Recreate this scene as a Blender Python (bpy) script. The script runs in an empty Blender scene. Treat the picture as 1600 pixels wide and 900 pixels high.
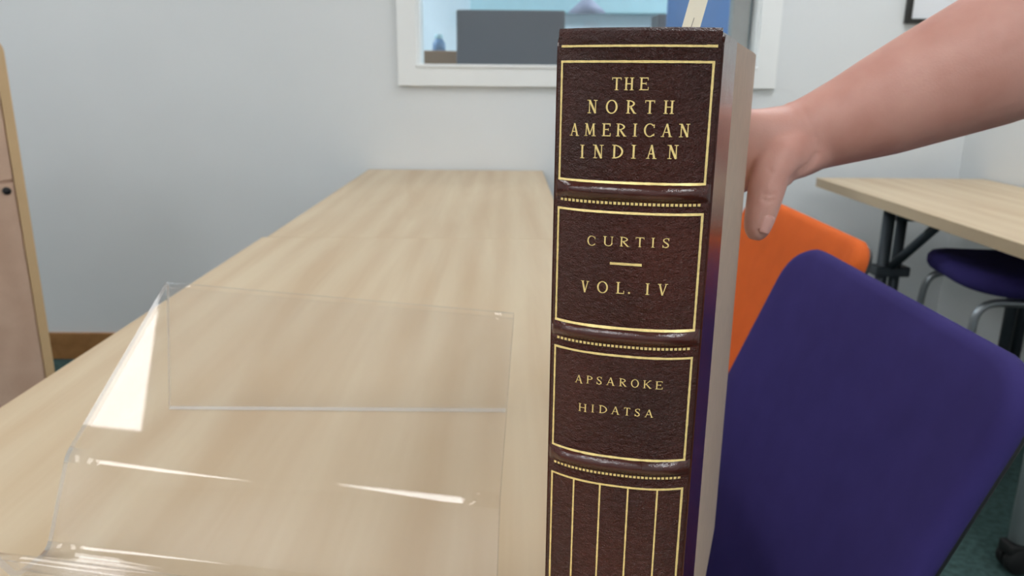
import bpy, bmesh, math, random
from mathutils import Vector, Matrix
random.seed(7)
PI = math.pi
sc = bpy.context.scene
COL = sc.collection

# ------------------------------------------------------------------ camera, world, exposure, room lights
EYE = Vector((0.0, 0.0, 1.05))
F_PX = 1200.0
PITCH, ROLL, YAW = math.radians(15.3), math.radians(0.5), math.radians(0.5)
FW = Vector((math.sin(YAW)*math.cos(PITCH), math.cos(YAW)*math.cos(PITCH), -math.sin(PITCH)))
_rt = Vector((math.cos(YAW), -math.sin(YAW), 0))
_up = _rt.cross(FW)
RT = _rt*math.cos(ROLL) + _up*math.sin(ROLL)
UP = _up*math.cos(ROLL) - _rt*math.sin(ROLL)
cam_data = bpy.data.cameras.new('camera')
cam_data.sensor_width = 36.0
cam_data.lens = F_PX/1600*36.0
cam_data.clip_start = 0.01
cam_data.dof.use_dof = True
cam_data.dof.focus_distance = 0.285
cam_data.dof.aperture_fstop = 21.0
cam = bpy.data.objects.new('camera', cam_data)
M = Matrix((RT, UP, -FW)).transposed().to_4x4()
M.translation = EYE
cam.matrix_world = M
COL.objects.link(cam)
sc.camera = cam

wd = bpy.data.worlds.new('world'); sc.world = wd
wd.use_nodes = True
wd.node_tree.nodes['Background'].inputs['Color'].default_value = (0, 0, 0, 1)
wd.node_tree.nodes['Background'].inputs['Strength'].default_value = 0.0

sc.view_settings.view_transform = 'Standard'
sc.view_settings.look = 'None'
sc.view_settings.exposure = 0.05
sc.view_settings.gamma = 1.0
sc.view_settings.use_curve_mapping = False
sc.cycles.transparent_max_bounces = 24

CEIL = 2.70
# ceiling light panels, all the same fitting: name, centre x, centre y, size x, size y
PANEL_STRENGTH = 10.0
PANELS = [('cabinet_side', -1.76, 1.18, 0.60, 1.20), ('chair_side', 0.95, 1.65, 0.60, 1.20),
          ('rear_right', 0.80, -1.25, 0.60, 1.20), ('rear_left', -2.60, -1.25, 0.60, 1.20),
          ('rear_middle', -0.95, -1.25, 0.60, 1.20)]

# ------------------------------------------------------------------ pixel helpers (1600 x 900 frame)
def ray(x, y):
    return (FW*F_PX + RT*(x-800) + UP*(450-y)).normalized()
def onz(x, y, z):
    d = ray(x, y); return EYE + d*((z-EYE.z)/d.z)
def ony(x, y, Y):
    d = ray(x, y); return EYE + d*((Y-EYE.y)/d.y)
def onplane(x, y, p0, n):
    d = ray(x, y); return EYE + d*((p0-EYE).dot(n)/d.dot(n))
def atdepth(x, y, dep):
    d = FW + RT*((x-800)/F_PX) + UP*((450-y)/F_PX); return EYE + d*dep

# ------------------------------------------------------------------ materials
def lin(c):
    return tuple((v/255/12.92 if v/255 <= 0.04045 else ((v/255+0.055)/1.055)**2.4) for v in c) + (1.0,)
class NT:
    def __init__(s, name):
        s.m = bpy.data.materials.new(name); s.m.use_nodes = True
        s.t = s.m.node_tree; s.n = s.t.nodes; s.l = s.t.links
        s.bsdf = s.n['Principled BSDF']; s.out = s.n['Material Output']
    def node(s, typ, **kw):
        n = s.n.new(typ)
        for k, v in kw.items():
            if k.startswith('i_'): n.inputs[k[2:].replace('_', ' ')].default_value = v
            else: setattr(n, k, v)
        return n
    def link(s, a, b): s.l.new(a, b)
    def set(s, **kw):
        for k, v in kw.items(): s.bsdf.inputs[k.replace('_', ' ')].default_value = v
def coords(t, scale=(1, 1, 1), rot=(0, 0, 0), kind='Object'):
    tc = t.node('ShaderNodeTexCoord'); mp = t.node('ShaderNodeMapping')
    mp.inputs['Scale'].default_value = scale; mp.inputs['Rotation'].default_value = rot
    t.link(tc.outputs[kind], mp.inputs['Vector']); return mp.outputs['Vector']
def ramp(t, fac, c0, c1, p0=0.0, p1=1.0):
    r = t.node('ShaderNodeValToRGB')
    r.color_ramp.elements[0].color = c0; r.color_ramp.elements[1].color = c1
    r.color_ramp.elements[0].position = p0; r.color_ramp.elements[1].position = p1
    t.link(fac, r.inputs['Fac']); return r.outputs['Color']
def plain(name, c, rough=0.5, metal=0.0, spec=0.5, noise=0.06, nscale=12, bump=0.0, bscale=300, sheen=0.0):
    t = NT(name); v = coords(t)
    n = t.node('ShaderNodeTexNoise'); n.inputs['Scale'].default_value = nscale; n.inputs['Detail'].default_value = 4
    t.link(v, n.inputs['Vector'])
    c = lin(c); a = tuple(x*(1-noise) for x in c[:3])+(1,); b = tuple(min(1, x*(1+noise)) for x in c[:3])+(1,)
    t.link(ramp(t, n.outputs['Fac'], a, b, 0.3, 0.7), t.bsdf.inputs['Base Color'])
    t.set(Roughness=rough, Metallic=metal, Specular_IOR_Level=spec, Sheen_Weight=sheen)
    if bump:
        n2 = t.node('ShaderNodeTexNoise'); n2.inputs['Scale'].default_value = bscale; n2.inputs['Detail'].default_value = 3
        t.link(v, n2.inputs['Vector'])
        bp = t.node('ShaderNodeBump'); bp.inputs['Strength'].default_value = bump; bp.inputs['Distance'].default_value = 0.001
        t.link(n2.outputs['Fac'], bp.inputs['Height']); t.link(bp.outputs['Normal'], t.bsdf.inputs['Normal'])
    return t.m
def wood(name, c0, c1, rot=0.0, rough=0.42):
    t = NT(name)
    v = coords(t, (9, 0.9, 9), (0, 0, rot))
    n = t.node('ShaderNodeTexNoise'); n.inputs['Scale'].default_value = 1.3; n.inputs['Detail'].default_value = 5; n.inputs['Distortion'].default_value = 1.2
    t.link(v, n.inputs['Vector'])
    v2 = coords(t, (160, 5, 160), (0, 0, rot))
    n2 = t.node('ShaderNodeTexNoise'); n2.inputs['Scale'].default_value = 1.0; n2.inputs['Detail'].default_value = 3
    t.link(v2, n2.inputs['Vector'])
    w = t.node('ShaderNodeTexWave'); w.wave_type = 'BANDS'; w.bands_direction = 'X'
    w.inputs['Scale'].default_value = 0.55; w.inputs['Distortion'].default_value = 7; w.inputs['Detail'].default_value = 2; w.inputs['Detail Scale'].default_value = 0.6
    t.link(v, w.inputs['Vector'])
    ma = t.node('ShaderNodeMath', operation='MULTIPLY_ADD'); ma.inputs[1].default_value = 0.22
    t.link(n2.outputs['Fac'], ma.inputs[0])
    mb = t.node('ShaderNodeMath', operation='MULTIPLY_ADD'); mb.inputs[1].default_value = 0.22
    t.link(w.outputs['Fac'], mb.inputs[0]); t.link(n.outputs['Fac'], mb.inputs[2]); t.link(mb.outputs[0], ma.inputs[2])
    t.link(ramp(t, ma.outputs[0], lin(c0), lin(c1), 0.5, 0.95), t.bsdf.inputs['Base Color'])
    t.set(Roughness=rough)
    return t.m
def emit(name, c, s):
    t = NT(name); e = t.node('ShaderNodeEmission'); e.inputs['Color'].default_value = lin(c); e.inputs['Strength'].default_value = s
    t.link(e.outputs[0], t.out.inputs['Surface']); return t.m
def thin_clear(name, tint=(0.998, 0.996, 0.997), haze=0.006, f0=0.036, rough=0.02):
    """thin clear sheet: straight-through transmission plus fresnel reflection on each face"""
    t = NT(name)
    t.n.remove(t.bsdf)
    tr = t.node('ShaderNodeBsdfTransparent'); tr.inputs['Color'].default_value = tint+(1,)
    gl = t.node('ShaderNodeBsdfGlossy'); gl.inputs['Roughness'].default_value = rough
    df = t.node('ShaderNodeBsdfDiffuse'); df.inputs['Color'].default_value = (0.93, 0.93, 0.94, 1)
    g = t.node('ShaderNodeNewGeometry')
    dot = t.node('ShaderNodeVectorMath', operation='DOT_PRODUCT')
    t.link(g.outputs['Normal'], dot.inputs[0]); t.link(g.outputs['Incoming'], dot.inputs[1])
    ab = t.node('ShaderNodeMath', operation='ABSOLUTE'); t.link(dot.outputs['Value'], ab.inputs[0])
    om = t.node('ShaderNodeMath', operation='SUBTRACT'); om.inputs[0].default_value = 1.0; t.link(ab.outputs[0], om.inputs[1])
    pw = t.node('ShaderNodeMath', operation='POWER'); pw.inputs[1].default_value = 5.0; t.link(om.outputs[0], pw.inputs[0])
    ma = t.node('ShaderNodeMath', operation='MULTIPLY_ADD'); ma.inputs[1].default_value = 1-f0; ma.inputs[2].default_value = f0
    t.link(pw.outputs[0], ma.inputs[0])
    m1 = t.node('ShaderNodeMixShader'); m1.inputs[0].default_value = haze
    t.link(tr.outputs[0], m1.inputs[1]); t.link(df.outputs[0], m1.inputs[2])
    m2 = t.node('ShaderNodeMixShader')
    t.link(ma.outputs[0], m2.inputs[0]); t.link(m1.outputs[0], m2.inputs[1]); t.link(gl.outputs[0], m2.inputs[2])
    t.link(m2.outputs[0], t.out.inputs['Surface'])
    return t.m
def leather(name, bump=1.0, r0=0.24, r1=0.40, spec=0.45):
    t = NT(name); v = coords(t)
    wr = t.node('ShaderNodeTexNoise'); wr.inputs['Scale'].default_value = 460; wr.inputs['Detail'].default_value = 6; wr.inputs['Distortion'].default_value = 0.6
    v2 = coords(t, (0.55, 1, 1.15), (0, 0.35, 0)); t.link(v2, wr.inputs['Vector'])
    vo = t.node('ShaderNodeTexVoronoi'); vo.feature = 'DISTANCE_TO_EDGE'; vo.inputs['Scale'].default_value = 1300
    t.link(v, vo.inputs['Vector'])
    sub = t.node('ShaderNodeMath', operation='MULTIPLY_ADD'); sub.inputs[1].default_value = 0.4
    t.link(vo.outputs['Distance'], sub.inputs[0]); t.link(wr.outputs['Fac'], sub.inputs[2])
    bp = t.node('ShaderNodeBump'); bp.inputs['Strength'].default_value = bump; bp.inputs['Distance'].default_value = 0.0019
    t.link(sub.outputs[0], bp.inputs['Height']); t.link(bp.outputs['Normal'], t.bsdf.inputs['Normal'])
    n = t.node('ShaderNodeTexNoise'); n.inputs['Scale'].default_value = 22; n.inputs['Detail'].default_value = 2
    t.link(v, n.inputs['Vector'])
    t.link(ramp(t, n.outputs['Fac'], lin((54, 17, 10)), lin((80, 29, 16)), 0.3, 0.75), t.bsdf.inputs['Base Color'])
    n3 = t.node('ShaderNodeTexNoise'); n3.inputs['Scale'].default_value = 160; t.link(v, n3.inputs['Vector'])
    mr = t.node('ShaderNodeMapRange'); mr.inputs['To Min'].default_value = r0; mr.inputs['To Max'].default_value = r1
    t.link(n3.outputs['Fac'], mr.inputs['Value']); t.link(mr.outputs[0], t.bsdf.inputs['Roughness'])
    t.set(Specular_IOR_Level=spec)
    return t.m
def skin(name):
    t = NT(name); v = coords(t)
    n = t.node('ShaderNodeTexNoise'); n.inputs['Scale'].default_value = 22; n.inputs['Detail'].default_value = 5
    t.link(v, n.inputs['Vector'])
    t.link(ramp(t, n.outputs['Fac'], lin((196, 140, 126)), lin((214, 164, 150)), 0.3, 0.7), t.bsdf.inputs['Base Color'])
    n2 = t.node('ShaderNodeTexVoronoi'); n2.inputs['Scale'].default_value = 700
    t.link(v, n2.inputs['Vector'])
    bp = t.node('ShaderNodeBump'); bp.inputs['Strength'].default_value = 0.12; bp.inputs['Distance'].default_value = 0.0005
    t.link(n2.outputs['Distance'], bp.inputs['Height']); t.link(bp.outputs['Normal'], t.bsdf.inputs['Normal'])
    t.set(Roughness=0.5, Subsurface_Weight=0.12, Subsurface_Scale=0.01, Subsurface_Radius=(1.0, 0.35, 0.2))
    return t.m

MAT = dict(
    wall=plain('wall_paint', (222, 225, 226), 0.75, noise=0.015, nscale=3, bump=0.05, bscale=160),
    ceiling=plain('ceiling_tile', (232, 232, 230), 0.8),
    trim=plain('trim_paint', (236, 238, 237), 0.45, noise=0.01),
    carpet=plain('teal_carpet', (66, 88, 86), 0.95, spec=0.1, noise=0.35, nscale=60, bump=0.6, bscale=700),
    basewood=wood('baseboard_wood', (134, 92, 50), (164, 118, 70), PI/2),
    table=wood('maple_laminate', (194, 168, 134), (209, 189, 158)),
    table_edge=plain('table_edge_band', (196, 172, 140), 0.45, noise=0.03),
    cabinet=wood('cabinet_laminate', (202, 166, 142), (214, 180, 156)),
    cabinet_edge=plain('cabinet_edge_band', (212, 178, 134), 0.45, noise=0.03),
    acrylic=thin_clear('clear_acrylic'),
    acrylic_edge=thin_clear('acrylic_cut_edge', (0.93, 0.94, 0.95), 0.38, 0.06, 0.12),
    glass=thin_clear('window_glass', (0.95, 0.97, 0.98), 0.01, 0.05, 0.01),
    leather=leather('brown_morocco_leather'),
    leather_band=leather('burnished_band_leather', 0.12, 0.08, 0.16, 0.7),
    leather_smooth=leather('polished_leather_side', 0.10, 0.10, 0.20),
    gold=plain('gold_tooling', (250, 218, 144), 0.34, metal=0.15, noise=0.12, nscale=900),
    cloth=plain('tan_book_cloth', (176, 150, 126), 0.5, noise=0.08, nscale=120, bump=0.25, bscale=2600, sheen=0.1),
    pages=plain('page_edges', (208, 186, 140), 0.5, noise=0.1, nscale=80),
    paper=plain('slip_paper', (226, 220, 204), 0.8, noise=0.04, nscale=60),
    ink=plain('pencil_mark', (120, 116, 112), 0.8), redink=plain('red_ink', (190, 90, 90), 0.8),
    purple=plain('purple_upholstery', (58, 50, 106), 0.9, spec=0.12, noise=0.06, nscale=30, bump=0.25, bscale=1500),
    orange=plain('orange_upholstery', (216, 100, 42), 0.85, spec=0.2, noise=0.04, nscale=30, bump=0.25, bscale=1500),
    black=plain('black_plastic', (24, 24, 26), 0.45), rubber=plain('black_rubber', (18, 18, 19), 0.7),
    chrome=plain('satin_steel', (150, 154, 158), 0.35, metal=0.85, noise=0.03),
    silver=plain('silver_paint', (190, 194, 196), 0.4, metal=0.3, noise=0.02),
    dark=plain('dark_grey_steel', (58, 64, 70), 0.45, metal=0.4),
    skin=skin('skin'), nail=plain('nail', (222, 168, 156), 0.28, noise=0.03),
    frame=plain('black_frame', (34, 33, 30), 0.5), mat_board=plain('mat_board', (232, 234, 238), 0.8, noise=0.01),
    print_ink=plain('faint_print', (206, 210, 214), 0.8, noise=0.1, nscale=25),
    board=plain('charcoal_board', (76, 75, 80), 0.6, noise=0.06, nscale=4),
    office_wall=plain('office_wall_paint', (214, 224, 230), 0.7, noise=0.02),
    office_blue=plain('blue_panel', (70, 112, 166), 0.7, noise=0.05, nscale=5),
    office_cyan=plain('cyan_band_and_cap', (172, 208, 216), 0.6, noise=0.03),  # bottle cap, and the office wall's lit strip as plain colour
    office_wood=plain('brown_counter', (140, 104, 72), 0.5, noise=0.06),
    bottle=plain('blue_bottle', (96, 132, 170), 0.3), grey_post=plain('grey_post', (150, 152, 150), 0.5),
    lilac=plain('lilac_shade', (156, 160, 184), 0.6),
)

# ------------------------------------------------------------------ mesh helpers
def obj(name, bm, mat, parent=None, smooth=False):
    me = bpy.data.meshes.new(name)
    if isinstance(bm, tuple): me.from_pydata(*bm); me.update()
    else:
        bm.normal_update(); bm.to_mesh(me); bm.free()
    mats = mat if isinstance(mat, list) else [mat]
    for m in mats: me.materials.append(MAT[m] if isinstance(m, str) else m)
    if smooth:
        for p in me.polygons: p.use_smooth = True
    o = bpy.data.objects.new(name, me); COL.objects.link(o)
    if parent: o.parent = parent
    return o
def thing(name, label, cat, loc=(0, 0, 0), rotz=0.0, group=None):
    o = bpy.data.objects.new(name, None); COL.objects.link(o)
    o.location = loc; o.rotation_euler = (0, 0, rotz); o.empty_display_size = 0.05
    o['label'] = label; o['category'] = cat
    if group: o['group'] = group
    return o
def tag(o, label, cat, group=None):
    o['label'] = label; o['category'] = cat
    if group: o['group'] = group
    return o
def struct(o, label, cat):
    o['kind'] = 'structure'; o['label'] = label; o['category'] = cat; return o
def box(bm, a, b, bevel=0.0, seg=2):
    vs = [bm.verts.new((x, y, z)) for x in (a[0], b[0]) for y in (a[1], b[1]) for z in (a[2], b[2])]
    q = [(0, 1, 3, 2), (4, 6, 7, 5), (0, 4, 5, 1), (2, 3, 7, 6), (0, 2, 6, 4), (1, 5, 7, 3)]
    fs = [bm.faces.new([vs[i] for i in f]) for f in q]
    bmesh.ops.recalc_face_normals(bm, faces=fs)
    if bevel:
        es = list({e for f in fs for e in f.edges})
        bmesh.ops.bevel(bm, geom=es, offset=bevel, segments=seg, affect='EDGES', profile=0.5)
    return bm
def B(a, b, bevel=0.0, seg=2): return box(bmesh.new(), a, b, bevel, seg)
def tube(bm, pts, radii, n=14, up=None, oval=None, caps=True):
    """tube through points; oval=(scale along 'up' side vector, scale along the other)"""
    pts = [Vector(p) for p in pts]
    if not hasattr(radii, '__len__'): radii = [radii]*len(pts)
    rings = []; prev = None
    for i, p in enumerate(pts):
        d = (pts[min(i+1, len(pts)-1)] - pts[max(i-1, 0)]).normalized()
        ref = Vector(up) if up else (prev if prev else (Vector((0, 0, 1)) if abs(d.z) < 0.9 else Vector((1, 0, 0))))
        a = (ref - d*ref.dot(d)).normalized(); b = d.cross(a); prev = a
        r = radii[i]; ra, rb = (r if hasattr(r, '__len__') else (r, r))
        rings.append([bm.verts.new(p + a*math.cos(2*PI*k/n)*ra + b*math.sin(2*PI*k/n)*rb) for k in range(n)])
    for r0, r1 in zip(rings, rings[1:]):
        for k in range(n): bm.faces.new((r0[k], r0[(k+1) % n], r1[(k+1) % n], r1[k]))
    if caps:
        bm.faces.new(rings[0][::-1]); bm.faces.new(rings[-1])
    bmesh.ops.recalc_face_normals(bm, faces=bm.faces)
    return bm
def T(pts, r, n=14): return tube(bmesh.new(), pts, r, n)
def fillet(pts, rad, seg=6):
    pts = [Vector(p) for p in pts]; out = [pts[0]]
    for a, b, c in zip(pts, pts[1:], pts[2:]):
        u = (a-b); v = (c-b); r = min(rad, u.length*0.45, v.length*0.45)
        p0 = b + u.normalized()*r; p1 = b + v.normalized()*r
        for k in range(seg+1):
            t = k/seg; out.append(p0*(1-t)**2 + b*2*t*(1-t) + p1*t*t)
    return out + [pts[-1]]
def rr_outline(w, h, r, n=8):
    pts = []
    r = max(r, 1e-4)
    for cx, cy, a0 in ((w/2-r, h/2-r, 0), (-w/2+r, h/2-r, PI/2), (-w/2+r, -h/2+r, PI), (w/2-r, -h/2+r, 1.5*PI)):
        for k in range(n+1):
            a = a0 + PI/2*k/n; pts.append((cx+r*math.cos(a), cy+r*math.sin(a)))
    return pts
def pad(w, h, r, thick, fn, rings=7, edge=0.02):
    """cushion: rounded-rectangle rings, rounded rim; fn(x, y, t) -> point"""
    bm = bmesh.new(); layers = []
    prof = []
    m = 5
    for k in range(m+1):
        a = -PI/2 + PI*k/m
        prof.append((edge*(1-math.cos(a)), thick/2*math.sin(a)))
    seq = []
    for k in range(rings, 0, -1): seq.append((edge + (min(w, h)/2-edge)*k/(rings+0.5), -thick/2))
    seq += prof
    for k in range(1, rings+1): seq.append((edge + (min(w, h)/2-edge)*k/(rings+0.5), thick/2))
    for ins, t in seq:
        o = rr_outline(w-2*ins, h-2*ins, max(r-ins, 0.004), 7)
        layers.append([bm.verts.new(fn(x, y, t)) for x, y in o])
    n = len(layers[0])
    for a, b in zip(layers, layers[1:]):
        for k in range(n): bm.faces.new((a[k], a[(k+1) % n], b[(k+1) % n], b[k]))
    bm.faces.new(layers[0][::-1]); bm.faces.new(layers[-1])
    bmesh.ops.recalc_face_normals(bm, faces=bm.faces)
    return bm
def disc_prism(bm, centre, axis, r, half, n=24, bevel=0.0):
    axis = Vector(axis).normalized(); c = Vector(centre)
    steps = [(-half, r-bevel), (-half+bevel, r), (half-bevel, r), (half, r-bevel)] if bevel else [(-half, r), (half, r)]
    return tube(bm, [c+axis*s for s, _ in steps], [rr for _, rr in steps], n)

# ------------------------------------------------------------------ room shell
XL, XR, YB, YF = -3.30, 1.64, 2.78, -2.20
WT = 0.14                                   # back wall thickness
wl = ony(651, 104, YB).x; wr = ony(1182, 104, YB).x; wz = ony(700, 104, YB).z; wtop = 2.12
struct(obj('floor', B((XL-.1, YF-.1, -0.05), (XR+.1, YB+WT, 0)), 'carpet'), 'dark teal carpet floor', 'floor')
struct(obj('ceiling', B((XL-.1, YF-.1, CEIL), (XR+.1, YB+WT, CEIL+.05)), 'ceiling'), 'white ceiling of the study room', 'ceiling')
bm = bmesh.new()
box(bm, (XL-.1, YB, 0), (wl, YB+WT, CEIL)); box(bm, (wr, YB, 0), (4.1, YB+WT, CEIL))
box(bm, (wl, YB, 0), (wr, YB+WT, wz)); box(bm, (wl, YB, wtop), (wr, YB+WT, CEIL))
struct(obj('wall_back', bm, 'wall'), 'pale grey painted wall with the interior window', 'wall')
struct(obj('wall_right', B((XR, YF-.1, 0), (XR+.1, YB, CEIL)), 'wall'), 'pale grey painted wall behind the right-hand table', 'wall')
struct(obj('wall_left', B((XL-.1, YF-.1, 0), (XL, YB, CEIL)), 'wall'), 'pale grey painted side wall beyond the cabinet', 'wall')
struct(obj('wall_front', B((XL, YF-.1, 0), (XR, YF, CEIL)), 'wall'), 'pale grey painted wall opposite the window', 'wall')
zb = ony(130, 519, YB).z
struct(obj('baseboard_back', B((XL, YB-0.014, 0), (XR, YB+0.002, zb), 0.003), 'basewood'), 'brown wooden baseboard along the window wall', 'baseboard')
struct(obj('baseboard_right', B((XR-0.014, YF, 0), (XR+0.002, YB-0.014, zb), 0.003), 'basewood'), 'brown wooden baseboard along the right-hand wall', 'baseboard')

# window: casing, stops, panes
win = bpy.data.objects.new('window_1', None); COL.objects.link(win); win.location = (wl, YB, wz)
struct(win, 'interior window with white painted casing looking into an office', 'window')
def wpart(name, a, b, mat, bev=0.002):
    o = obj(name, B(a, b, bev), mat, win); o.matrix_parent_inverse = Matrix.Translation(-Vector((wl, YB, wz))); return o
tl = ony(621, 60, YB).x; tb = ony(740, 135, YB).z; tr = ony(1212, 100, YB).x
wpart('casing', (tl, YB-0.018, tb), (wl+0.004, YB+0.003, wtop+0.07), 'trim')
wpart('casing', (wr-0.004, YB-0.018, tb), (tr, YB+0.003, wtop+0.07), 'trim')
wpart('casing', (wl, YB-0.018, tb), (wr, YB+0.003, wz+0.002), 'trim')
wpart('casing', (wl, YB-0.018, wtop), (wr, YB+0.003, wtop+0.07), 'trim')
wpart('sill', (wl, YB-0.022, wz-0.004), (wr, YB+WT, wz+0.008), 'trim')
wpart('jamb', (wl-0.001, YB, wz), (wl+0.012, YB+WT, wtop), 'trim')
wpart('jamb', (wr-0.012, YB, wz), (wr+0.001, YB+WT, wtop), 'trim')
wpart('jamb', (wl, YB, wtop-0.012), (wr, YB+WT, wtop+0.001), 'trim')
mx = ony(1154, 50, YB+0.07).x
wpart('mullion', (mx-0.03, YB+0.05, wz), (mx+0.03, YB+0.10, wtop), 'grey_post')
wpart('pane', (wl+0.012, YB+0.07, wz+0.008), (mx-0.03, YB+0.076, wtop-0.012), 'glass', 0)
wpart('pane', (mx+0.03, YB+0.07, wz+0.008), (wr-0.012, YB+0.076, wtop-0.012), 'glass', 0)

# ceiling light panels
for i, (nm, cx, cy, sx, sy) in enumerate(PANELS):
    p = thing('ceiling_light_%s_offscreen' % nm, ['flush ceiling light panel over the cabinet side of the room', 'flush ceiling light panel over the chairs',
              'flush ceiling light panel by the wall opposite the window, chair side', 'flush ceiling light panel by the wall opposite the window, cabinet side', 'flush ceiling light panel by the wall opposite the window, middle of three'][i],
              'ceiling light', (cx, cy, CEIL-0.012), math.radians(-11.5) if i == 0 else 0.0, group='ceiling light panels')
    bm = bmesh.new(); f = 0.025
    for a, b in (((-sx/2-f, -sy/2-f), (sx/2+f, -sy/2)), ((-sx/2-f, sy/2), (sx/2+f, sy/2+f)), ((-sx/2-f, -sy/2), (-sx/2, sy/2)), ((sx/2, -sy/2), (sx/2+f, sy/2))):
        box(bm, (a[0], a[1], -0.006), (b[0], b[1], 0.014))
    obj('frame', bm, 'trim', p)
    obj('diffuser_%s_offscreen' % nm, B((-sx/2, -sy/2, 0.0), (sx/2, sy/2, 0.008)), emit('light_diffuser_%d' % i, (247, 249, 251), PANEL_STRENGTH), p)

# ------------------------------------------------------------------ office beyond the window
OY0, OY1 = YB+WT, 6.2
struct(obj('floor', B((-3.2, OY0, -0.05), (4.0, OY1, 0)), 'carpet'), 'office floor beyond the window', 'floor')
struct(obj('ceiling', B((-3.2, OY0, CEIL), (4.0, OY1, CEIL+.05)), 'ceiling'), 'office ceiling beyond the window', 'ceiling')
struct(obj('wall_office_back', B((-3.2, OY1, 0), (4.0, OY1+.1, CEIL)), 'office_wall'), 'pale blue white far wall of the office', 'wall')
struct(obj('wall_office_left', B((-3.3, OY0, 0), (-3.2, OY1, CEIL)), 'office_wall'), 'pale office wall on the cabinet side', 'wall')
struct(obj('wall_office_right', B((4.0, OY0, 0), (4.1, OY1, CEIL)), 'office_wall'), 'pale office wall on the chair side', 'wall')
for i, (cx, cy) in enumerate(((-2.3, 4.6), (2.5, 4.6))):
    nm = ('office_left', 'office_right')[i]
    p = thing('ceiling_light_%s_offscreen' % nm, ['office ceiling light panel beyond the window, past the brown counter', 'office ceiling light panel beyond the window, past the blue divider'][i], 'ceiling light', (cx, cy, CEIL-0.012), group='office ceiling lights')
    bm = bmesh.new(); box(bm, (-0.63, -0.33, -0.004), (0.63, -0.3, 0.014)); box(bm, (-0.63, 0.3, -0.004), (0.63, 0.33, 0.014))
    obj('frame', bm, 'trim', p)
    obj('diffuser_%s_offscreen' % nm, B((-0.6, -0.3, 0), (0.6, 0.3, 0.008)), emit('office_diffuser_%d' % i, (232, 243, 250), 45.0), p)

def wall_rect(x0, x1, y0, y1, Y):
    a = ony(x0, y1, Y); b = ony(x1, y0, Y); return a.x, b.x, a.z, b.z
# charcoal partition board standing just behind the glass
x0, x1, z0, z1 = wall_rect(714, 883, 17, 100, 3.5)
p = thing('partition_board', 'charcoal grey partition screen standing behind the window', 'partition', ((x0+x1)/2, 3.5, 0))
hw = (x1-x0)/2
obj('panel', B((-hw, -0.02, 0.12), (hw, 0.02, z1), 0.008), 'board', p)
for s in (-1, 1):
    obj('leg', B((s*hw*0.8-0.02, -0.18, 0), (s*hw*0.8+0.02, 0.18, 0.13), 0.006), 'dark', p)
# brown counter with a blue bottle
x0, x1, z0, z1 = wall_rect(640, 722, 82, 100, 4.6)
p = thing('counter', 'brown wooden counter top beyond the window', 'counter', ((x0+x1)/2, 4.6, 0))
hw = (x1-x0)/2+0.15
obj('body', B((-hw, -0.25, 0), (hw, 0.25, z1-0.03)), 'office_wall', p)
obj('worktop', B((-hw-0.02, -0.28, z1-0.12), (hw+0.02, 0.27, z1), 0.006), 'office_wood', p)
c = ony(686, 82, 4.6)
p = thing('bottle', 'small blue bottle standing on the brown counter', 'bottle', (c.x, 4.6, z1))
bm = bmesh.new(); tube(bm, [(0, 0, 0), (0, 0, 0.004), (0, 0, 0.05), (0, 0, 0.075)], [0.034, 0.038, 0.036, 0.02], 20); obj('body', bm, 'bottle', p, True)
bm = bmesh.new(); disc_prism(bm, (0, 0, 0.085), (0, 0, 1), 0.024, 0.012, 20, 0.003); obj('cap', bm, 'office_cyan', p, True)
# cyan band (lit strip of office wall put in as colour), lilac pendant shade, blue panel, small dark sign
x0, x1, z0, z1 = wall_rect(735, 1125, -30, 19, 6.08)
tag(obj('cyan_lit_band', B((x0, 6.08, z0), (x1, 6.2, z1), 0.01), 'office_cyan'), 'long cyan band high on the office wall, bright light put in as colour', 'wall band')
c = ony(917, 20, 4.9); zt = ony(917, -2, 4.9).z
p = thing('pendant_lamp', 'lilac cone pendant lamp shade hanging in the office', 'lamp', (c.x, 4.9, c.z))
bm = bmesh.new(); h = zt-c.z; tube(bm, [(0, 0, 0), (0, 0, h*0.9), (0, 0, h)], [0.115, 0.035, 0.02], 28); obj('shade', bm, 'lilac', p, True)
obj('cord', T([(0, 0, h), (0, 0, CEIL-c.z)], 0.004, 8), 'dark', p)
x0, x1, z0, z1 = wall_rect(1040, 1150, -30, 60, 4.9)
p = thing('blue_screen', 'blue fabric office divider beyond the window', 'divider', ((x0+x1)/2, 4.9, 0))
hw = (x1-x0)/2
obj('panel', B((-hw, -0.02, 0.08), (hw, 0.02, z1), 0.008), 'office_blue', p)
for s in (-1, 1): obj('foot', B((s*hw*0.8-0.02, -0.2, 0), (s*hw*0.8+0.02, 0.2, 0.09), 0.005), 'dark', p)
x0, x1, z0, z1 = wall_rect(1022, 1042, 24, 60, 5.35)
p = thing('file_tower', 'narrow dark grey locker beside the blue divider', 'locker', ((x0+x1)/2, 5.35, 0))
obj('body', B((-(x1-x0)/2, -0.1, 0), ((x1-x0)/2, 0.15, z1), 0.004), 'board', p)
obj('door', B((-(x1-x0)/2+.005, -0.11, 0.05), ((x1-x0)/2-.005, -0.098, z1-.01), 0.002), 'board', p)

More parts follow.
